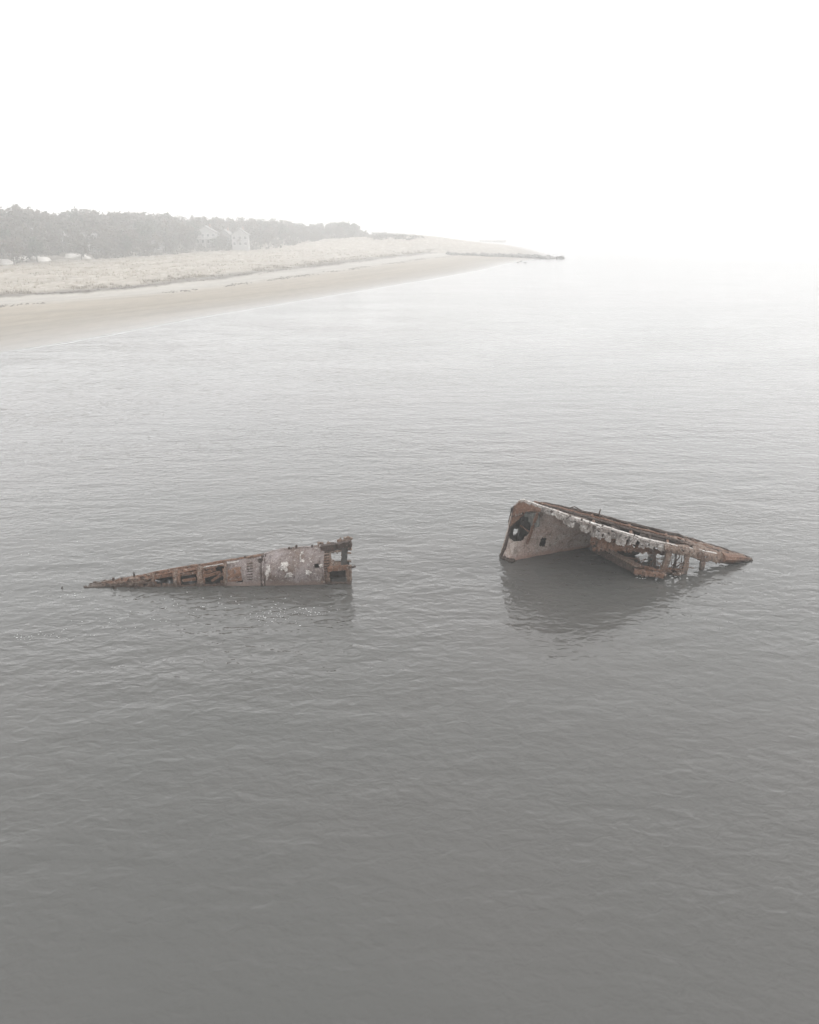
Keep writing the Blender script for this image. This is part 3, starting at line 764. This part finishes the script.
# ------------------------------------------------------------------ shipwreck, low left-hand section
WL = empty('shipwreck_section', on_z(240, 585, 0))
tag(WL, 'long low wedge of rusty hull with gaping frames and a smooth pale end block', 'shipwreck', 'two broken halves of the wreck')
ORG = WL.location.copy()
BX = [60, 85, 160, 240, 300, 352]; BYv = [588.5, 587.3, 586.5, 585.5, 584.5, 583.2]
TX = [70, 85, 100, 120, 145, 160, 180, 200, 222, 240, 262, 275, 300, 322, 340, 352]
TY = [589.0, 587.0, 584.2, 580.4, 575.4, 572.0, 568.4, 565.6, 561.8, 559.2, 555.6, 551.6, 548.8, 546.8, 543.4, 541.8]
def lbase(px): return on_z(px, interp(BX, BYv, px), 0)
def lean(px): return interp([70, 160, 250, 275, 325, 352], [.15, .35, .5, .75, .6, .35], px)
def ltop(px): b = lbase(px); return on_y(px, interp(TX, TY, px), b.y + lean(px))
def skin_pt(px, v, inset=0.0, bulge=1.0):
    b, t = lbase(px), ltop(px)
    if v <= 1:
        p = b.lerp(t, v); k = interp([70, 200, 262, 272, 325, 352], [.05, .12, .14, .42, .34, .1], px)
        p = p + Vector((0, -k * math.sin(math.pi * min(1, v * 1.02)) * bulge, k * .35 * math.sin(math.pi * v) * bulge))
    else:
        q = v - 1; wd = interp([70, 160, 260, 352], [.35, .9, 1.5, 1.7], px)
        p = t + Vector((0, wd * q, -.9 * t.z * q * q - .02))
    return p + Vector((0, inset, 0))
OPEN = [[(155.5,577),(172,573.5),(173,583.5),(156,584)], [(180,573.2),(197,570),(197.5,584.2),(181,584.5)], [(204.5,569.4),(223,566.8),(223.5,583.6),(205,584)],
        [(140,580),(152,578),(152,583.8),(141,584.3)], [(120,583.5),(134,581.6),(134,585.2),(121,585.6)]]
def strip(name, xa, xb, nu, nv, mat, vmax=1.0, keep=None, thick=.08, lump=.03, seed=0.0, vmin=-.2):
    def fn(u, v):
        px = lerp(xa, xb, u); vv = lerp(vmin, vmax, v)
        if vv < 0:
            p = skin_pt(px, 0); return p + Vector((0, .0, vv * 2.2))
        return skin_pt(px, vv)
    return loc(sheet(name, fn, nu, nv, mat, WL, keep, thick, lump, 2.4, seed))
def rag(x, y, s=.5): return s * nz(x * .5, y * .5, 3)
def low_keep(u, v, x, y):
    for o in OPEN:
        if inside(o, x + rag(x, y, .9), y + rag(y, x, .7)): return False
    if x < 150 and nz(x * .22, y * .3, 6) > .16 + .2 * (v < .3): return False
    return nz(x * .35, y * .45, 9) < .44
strip('side_plating', 84, 228, 220, 30, M['rust'], 1.0, low_keep, .07, .045, 2.0)
strip('top_plating', 90, 266, 200, 14, M['crust'], 2.0, lambda u, v, x, y: nz(x * .2, v * 4, 4) < .22, .07, .05, 5.0, 1.02)
strip('panelled_plating', 226.5, 263.5, 70, 34, M['hull'], 1.0, lambda u, v, x, y: not inside([(236,581.5),(243,580),(243,582.5),(237,583)], x, y), .09, .035, 7.0)
def red_keep(u, v, x, y): return nz(x * .3, y * .4, 14) > -.25 and .1 < u < .95
def off(fn_part, dy): fn_part.location = fn_part.location + Vector((0, dy, 0)); return fn_part
off(strip('rust_sheet', 227, 243, 40, 20, M['rust'], .72, red_keep, .04, .03, 11.0, .18), -.07)
# smooth pale end block
BH = [([(301,552),(303.6,551.6),(304,554.8),(301.4,555)]), ([(314,564.2),(319,563.8),(319.2,567.6),(315,568.4)]), ([(340,549),(347,549),(347,549.4),(340,549.4)])]
H1 = [(330,552.6),(341.5,551),(341.5,563),(337,562.6),(330.5,559)]
H2 = [(329.5,570),(346.2,569.4),(346.2,582),(330,582.4)]
def block_keep(u, v, x, y):
    if any(inside(b, x + rag(x, y, .4), y + rag(y, x, .4)) for b in BH[:2]): return False
    return True
strip('end_block', 262.5, 325, 110, 44, M['hull'], 1.0, block_keep, .12, .03, 13.0)
strip('block_roof', 264, 327, 70, 18, M['hull'], 2.0, lambda u, v, x, y: nz(x * .3, v * 5, 2) < .34, .10, .05, 17.0, 1.0)
# riveted seam strap and ladder of bars
mb = MB()
for px, w in ((262.3, .12), (265.2, .07)):
    vs = [skin_pt(px + .8 * v, v) + Vector((0, -.05, 0)) for v in (0, .2, .4, .6, .8, 1.0)]
    for a, b in zip(vs, vs[1:]): mb.bar(a, b, w, .06, 3, .03, px)
loc(mb.build('seam_strap', M['rust_dark'], WL))
mb = MB(); mb.lump(skin_pt(261, .84) + Vector((0, -.06, 0)), (.13, .08, .16), 3.3, 2); loc(mb.build('rust_boss', M['rust_dark'], WL))
for k in range(7):
    v = .24 + k * .095; mb = MB(); mb.bar(skin_pt(247.6, v) + Vector((0, -.06, 0)), skin_pt(253.4, v) + Vector((0, -.06, 0)), .04, .035, 4, .025, k * 2.0)
    loc(mb.build('ladder_rung', M['rust_dark'], WL))
# concrete patches left on the block
for k, (px, v, rx, rz) in enumerate(((270.5, .62, .13, .42), (268.5, .40, .1, .3), (286, .60, .22, .26), (303.2, .80, .19, .26), (290, .30, .2, .14), (309, .36, .16, .12), (274, .92, .3, .1), (322, .52, .1, .1), (231, .95, .35, .07), (213, .93, .4, .06))):
    mb = MB(); rings = []; nn = 22
    for q in ((.0, .45, .8, 1.0) if k != 3 else (.45, .6, .85, 1.0)):
        ring = []
        for i in range(nn):
            a = i / nn * 6.283; rr = q * (1 + .75 * nz(math.cos(a) * 1.6 + k * 7, math.sin(a) * 1.6, k) + .4 * nz(math.cos(a) * 5 + k * 3, math.sin(a) * 5))
            p = skin_pt(px + math.cos(a) * rr * rx / .0475, max(0, v + math.sin(a) * rr * rz / 1.9)) + Vector((0, -.095 if q < 1 else -.05, 0))
            p = p + Vector((0, .02 * nz(p.x * 9, p.z * 9), 0)); ring.append(p)
        rings.append(ring)
    mb.add([p for r_ in rings for p in r_], [(a * nn + i, a * nn + (i + 1) % nn, (a + 1) * nn + (i + 1) % nn, (a + 1) * nn + i) for a in range(3) for i in range(nn)])
    loc(mb.build('concrete_patch', M['concrete'], WL))
# open frames of the low part: posts, wales, broken stringers
for k, (px, w, v1) in enumerate(((154, .10, 1.0), (176.5, .15, 1.0), (200.8, .22, 1.0), (226, .12, 1.0), (137, .08, 1.0))):
    mb = MB(); vs = [skin_pt(px, v) + Vector((0, -.06, 0)) for v in (0, .35, .7, v1)]; vs[0].z = -.35
    for a, b in zip(vs, vs[1:]): mb.bar(a, b, w, .14, 4, .05, k * 2.7)
    loc(mb.build('frame_post', M['crust'], WL))
for k, (xa, va, xb, vb, r) in enumerate(((204, .62, 216, .70, .05), (204, .45, 221, .55, .06), (212, .22, 224, .5, .05), (180, .62, 197, .66, .05), (183, .30, 196, .35, .05), (156, .6, 172, .68, .04), (221, .2, 232, .03, .05))):
    mb = MB(); mb.bar(skin_pt(xa, va) + Vector((0, .03, 0)), skin_pt(xb, vb) + Vector((0, .06, 0)), r * 1.6, r * 2.2, 6, .04, k * 3.3); loc(mb.build('stringer', M['rust'], WL))
mb = MB(); pts = [ltop(px) + Vector((0, 0, .02 + .03 * nz(px * .2))) for px in range(96, 266, 5)]
mb.tube(pts, [.06 + .025 * nz(i * .7) for i in range(len(pts))], 6, rough=.5); loc(mb.build('top_rail', M['rust'], WL))
# far side closing the hull behind the openings
def lfar_fn(u, v):
    px = lerp(130, 328, u); t = ltop(px); a = t + Vector((0, interp([130, 260, 328], [.5, .8, .9], px), -.45))
    return a.lerp(Vector((a.x, a.y + .25, -.5)), v)
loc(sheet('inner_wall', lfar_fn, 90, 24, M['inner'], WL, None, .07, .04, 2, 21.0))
# open end frame with its two openings
strip('end_frame', 324, 351.5, 64, 52, M['crust'], 1.0, lambda u, v, x, y: not inside(H1, x + rag(x, y, .6), y + rag(y, x, .6)) and not inside(H2, x + rag(x, y, .4), y + rag(y, x, .4)) and not (x > 346 + 1.5 * nz(y * .4) and 550 < y < 565 and nz(y * .5, 2) > -.1), .10, .05, 23.0)
def beam(name, xa, va, xb, vb, w, h, mt, dy=-.08, seed=0.0, wob=.06):
    q = MB(); q.bar(skin_pt(xa, va) + Vector((0, dy, 0)), skin_pt(xb, vb) + Vector((0, dy, 0)), w, h, 8, wob, seed); return loc(q.build(name, M[mt], WL))
beam('head_beam', 322, .97, 351.5, .985, .26, .28, 'rust_dark', -.08, 1.0, .09)
beam('head_beam_lip', 329, .87, 348, .88, .10, .10, 'inner', -.04, 2.0)
beam('middle_beam', 328.5, .42, 348.5, .43, .12, .22, 'rust', -.1, 3.0)
beam('jamb_post', 344.2, .46, 345.2, .92, .26, .12, 'inner', -.06, 4.0)
beam('corner_post', 349, -.1, 349.6, .46, .20, .14, 'crust', -.08, 5.0)
beam('ribbed_post', 323.2, .05, 322.8, .95, .18, .10, 'crust', -.1, 6.0)
for k in range(8): beam('post_rib', 325, .36 + k * .07, 329.8, .355 + k * .07, .05, .05, 'rust_dark', -.06, k * 1.0, .02)
beam('end_spike', 347, .40, 356, .44, .09, .07, 'rust_dark', -.1, 7.0)
mb = MB()
for k in range(26):
    px = R.uniform(316, 352); c = skin_pt(px, R.uniform(.95, 1.02)) + Vector((0, R.uniform(-.1, .4), R.uniform(0, .12)))
    mb.lump(c, (R.uniform(.05, .14), .08, R.uniform(.04, .13)), k * 2.2, 1, 0, 1, .6)
loc(mb.build('broken_coping', M['crust'], WL))
def back_fn(u, v):
    px = lerp(327, 348, u); t = skin_pt(px, lerp(.43, -.1, v)); return t + Vector((0, .75, 0))
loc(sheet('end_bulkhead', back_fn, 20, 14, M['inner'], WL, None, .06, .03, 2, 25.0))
for px, v, h in ((289, 1.0, .16), (296.3, 1.02, .22), (113.5, 1.0, .2), (134.2, 1.0, .26), (312, 1.0, .15), (245, 1.0, .12), (122, 1.0, .12)):
    mb = MB(); p = skin_pt(px, v); mb.tube([p - Vector((0, 0, .1)), p + Vector((.01, 0, h * .6)), p + Vector((.02, 0, h))], [.045, .06, .05], 6, rough=.5, seed=px); loc(mb.build('rod_stub', M['rust_dark'], WL))
# crumbled toe of the wedge awash
mb = MB()
for k in range(46):
    px = 84 + 66 * R.random() ** 1.1; r = R.uniform(.04, .10) * (.5 + (px - 84) / 66)
    mb.lump(skin_pt(px, R.uniform(.2, .95)) + Vector((0, R.uniform(-.1, .5), 0)), (r * 1.7, r, r), k * 1.3, 1, 0, 1, .6)
mb.bar(lbase(88) + Vector((0, .1, -.04)), lbase(152) + Vector((0, .25, .2)), .34, .16, 24, .10, 3.0, 0)
loc(mb.build('rubble_toe', M['crust'], WL))

# lone stubs in the water
for px, py, s, lb in ((62, 588.3, .05, 'small dark stub alone in the water beyond the pointed end of the low wreck'), (114.8, 588.6, .09, 'dark iron stub in the water left of its twin before the low wreck'), (135.6, 588.4, .1, 'dark iron stub in the water right of its twin before the low wreck')):
    mb = MB(); p = on_z(px, py, 0)
    mb.tube([p - Vector((0, 0, .5)), p + Vector((0, 0, s * .6)), p + Vector((.03, 0, s * 1.5))], [s * .8, s * .75, s * .5], 7, rough=.5, seed=px)
    tag(mb.build('iron_stub', M['rust_dark']), lb, 'iron stub', 'iron stubs in the water')

# ------------------------------------------------------------------ flecks of foam on the ripples by the low wreck
mb = MB()
def fleck(px, py, s):
    p = on_z(px, py, .012); k = R.randint(5, 7)
    vs = [p + Vector((s * math.cos(6.283*i/k) * R.uniform(.6, 1.3), s * .55 * math.sin(6.283*i/k) * R.uniform(.6, 1.3), 0)) for i in range(k)]
    mb.add(vs + [p + Vector((0, 0, s * .35))], [(i, (i+1) % k, k) for i in range(k)])
for cx, cy, sx, sy, n in ((25, 637, 16, 4, 26), (60, 635, 25, 5, 22), (120, 622, 40, 8, 26), (180, 608, 30, 7, 16), (270, 618, 28, 7, 60), (310, 611, 18, 4, 36), (80, 596, 25, 6, 14), (290, 607, 40, 6, 26), (60, 555, 60, 8, 8), (230, 600, 60, 12, 20)):
    for _ in range(n): fleck(R.gauss(cx, sx * .6), R.gauss(cy, sy * .6), R.uniform(.012, .042))
for _ in range(40): fleck(R.uniform(634, 690), R.uniform(572, 579), R.uniform(.02, .06))
tag(mb.build('foam', M['foam']), 'white flecks of foam scattered on the ripples around the wreck', 'foam', kind='stuff')

# ------------------------------------------------------------------ haze
mz, nt, b = new_mat('sea_fog'); nt.nodes.remove(b)
pv = N(nt, 'ShaderNodeVolumePrincipled'); pv.inputs['Color'].default_value = (1.0, 1.0, 1.0, 1)
pv.inputs['Density'].default_value = .0015; pv.inputs['Anisotropy'].default_value = .35
nt.links.new(pv.outputs[0], nt.nodes['Material Output'].inputs['Volume'])
mb = MB(); mb.box((0, 1300, 13.5), (6000, 3600, 35.0))
tag(mb.build('haze', mz), 'pale sea fog lying over the water and the shore', 'haze', kind='stuff')

# ------------------------------------------------------------------ sky, sun, camera
SUN_EL, SUN_AZ = math.radians(34), math.radians(72)     # azimuth clockwise from the view direction
wd = bpy.data.worlds.new("World"); sc.world = wd; wd.use_nodes = True
nt = wd.node_tree; bg = nt.nodes['Background']
sky = N(nt, 'ShaderNodeTexSky', sky_type='NISHITA'); sky.sun_disc = False
sky.sun_elevation = SUN_EL; sky.sun_rotation = SUN_AZ; sky.air_density = 1.0; sky.dust_density = 3.0; sky.ozone_density = 1.0
bw = N(nt, 'ShaderNodeRGBToBW'); nt.links.new(sky.outputs[0], bw.inputs[0])
grey = mix(nt, 1.0, bw.outputs[0], (1.0, .995, .985), 'MULTIPLY')
# the fog deck above: an even white overcast with a little of the clear sky's brightening towards the sun
soft = mix(nt, .95, sky.outputs[0], grey)
tc = N(nt, 'ShaderNodeTexCoord'); sp = N(nt, 'ShaderNodeSeparateXYZ'); nt.links.new(tc.outputs['Generated'], sp.inputs[0])
deck = ramp(nt, sp.outputs['Z'], [(0.0, .80), (.30, .92), (.62, .80), (1.0, .74)])
deck = mix(nt, 1.0, deck, (12.0, 12.0, 12.0), 'MULTIPLY')
nt.links.new(mix(nt, .90, soft, deck), bg.inputs['Color'])
bg.inputs['Strength'].default_value = .1
sd = bpy.data.lights.new('sun', 'SUN'); sd.energy = 0.5; sd.angle = math.radians(22); sd.color = (1.0, .975, .945)
so = bpy.data.objects.new('sun', sd); COL.objects.link(so)
dirv = Vector((math.sin(SUN_AZ) * math.cos(SUN_EL), math.cos(SUN_AZ) * math.cos(SUN_EL), math.sin(SUN_EL)))
so.rotation_euler = dirv.to_track_quat('Z', 'Y').to_euler(); so.location = dirv * 200

cd = bpy.data.cameras.new('camera'); cam = bpy.data.objects.new('camera', cd); COL.objects.link(cam)
cam.location = (0, 0, CAM_H); cam.rotation_euler = (math.pi / 2 - PITCH, 0, 0)
cd.sensor_fit = 'VERTICAL'; cd.sensor_height = 24.0; cd.lens = F / H * 24.0
cd.clip_start = .5; cd.clip_end = 20000
sc.camera = cam
sc.view_settings.view_transform = 'Standard'; sc.view_settings.look = 'None'; sc.view_settings.gamma = 1.0
sc.view_settings.use_curve_mapping = False
sc.view_settings.exposure = 1.0
cy = sc.cycles
cy.use_denoising = True; cy.max_bounces = 12; cy.volume_bounces = 8; cy.diffuse_bounces = 3; cy.glossy_bounces = 3; cy.transmission_bounces = 2
cy.use_adaptive_sampling = True; cy.adaptive_threshold = .015
cy.caustics_reflective = False; cy.caustics_refractive = False
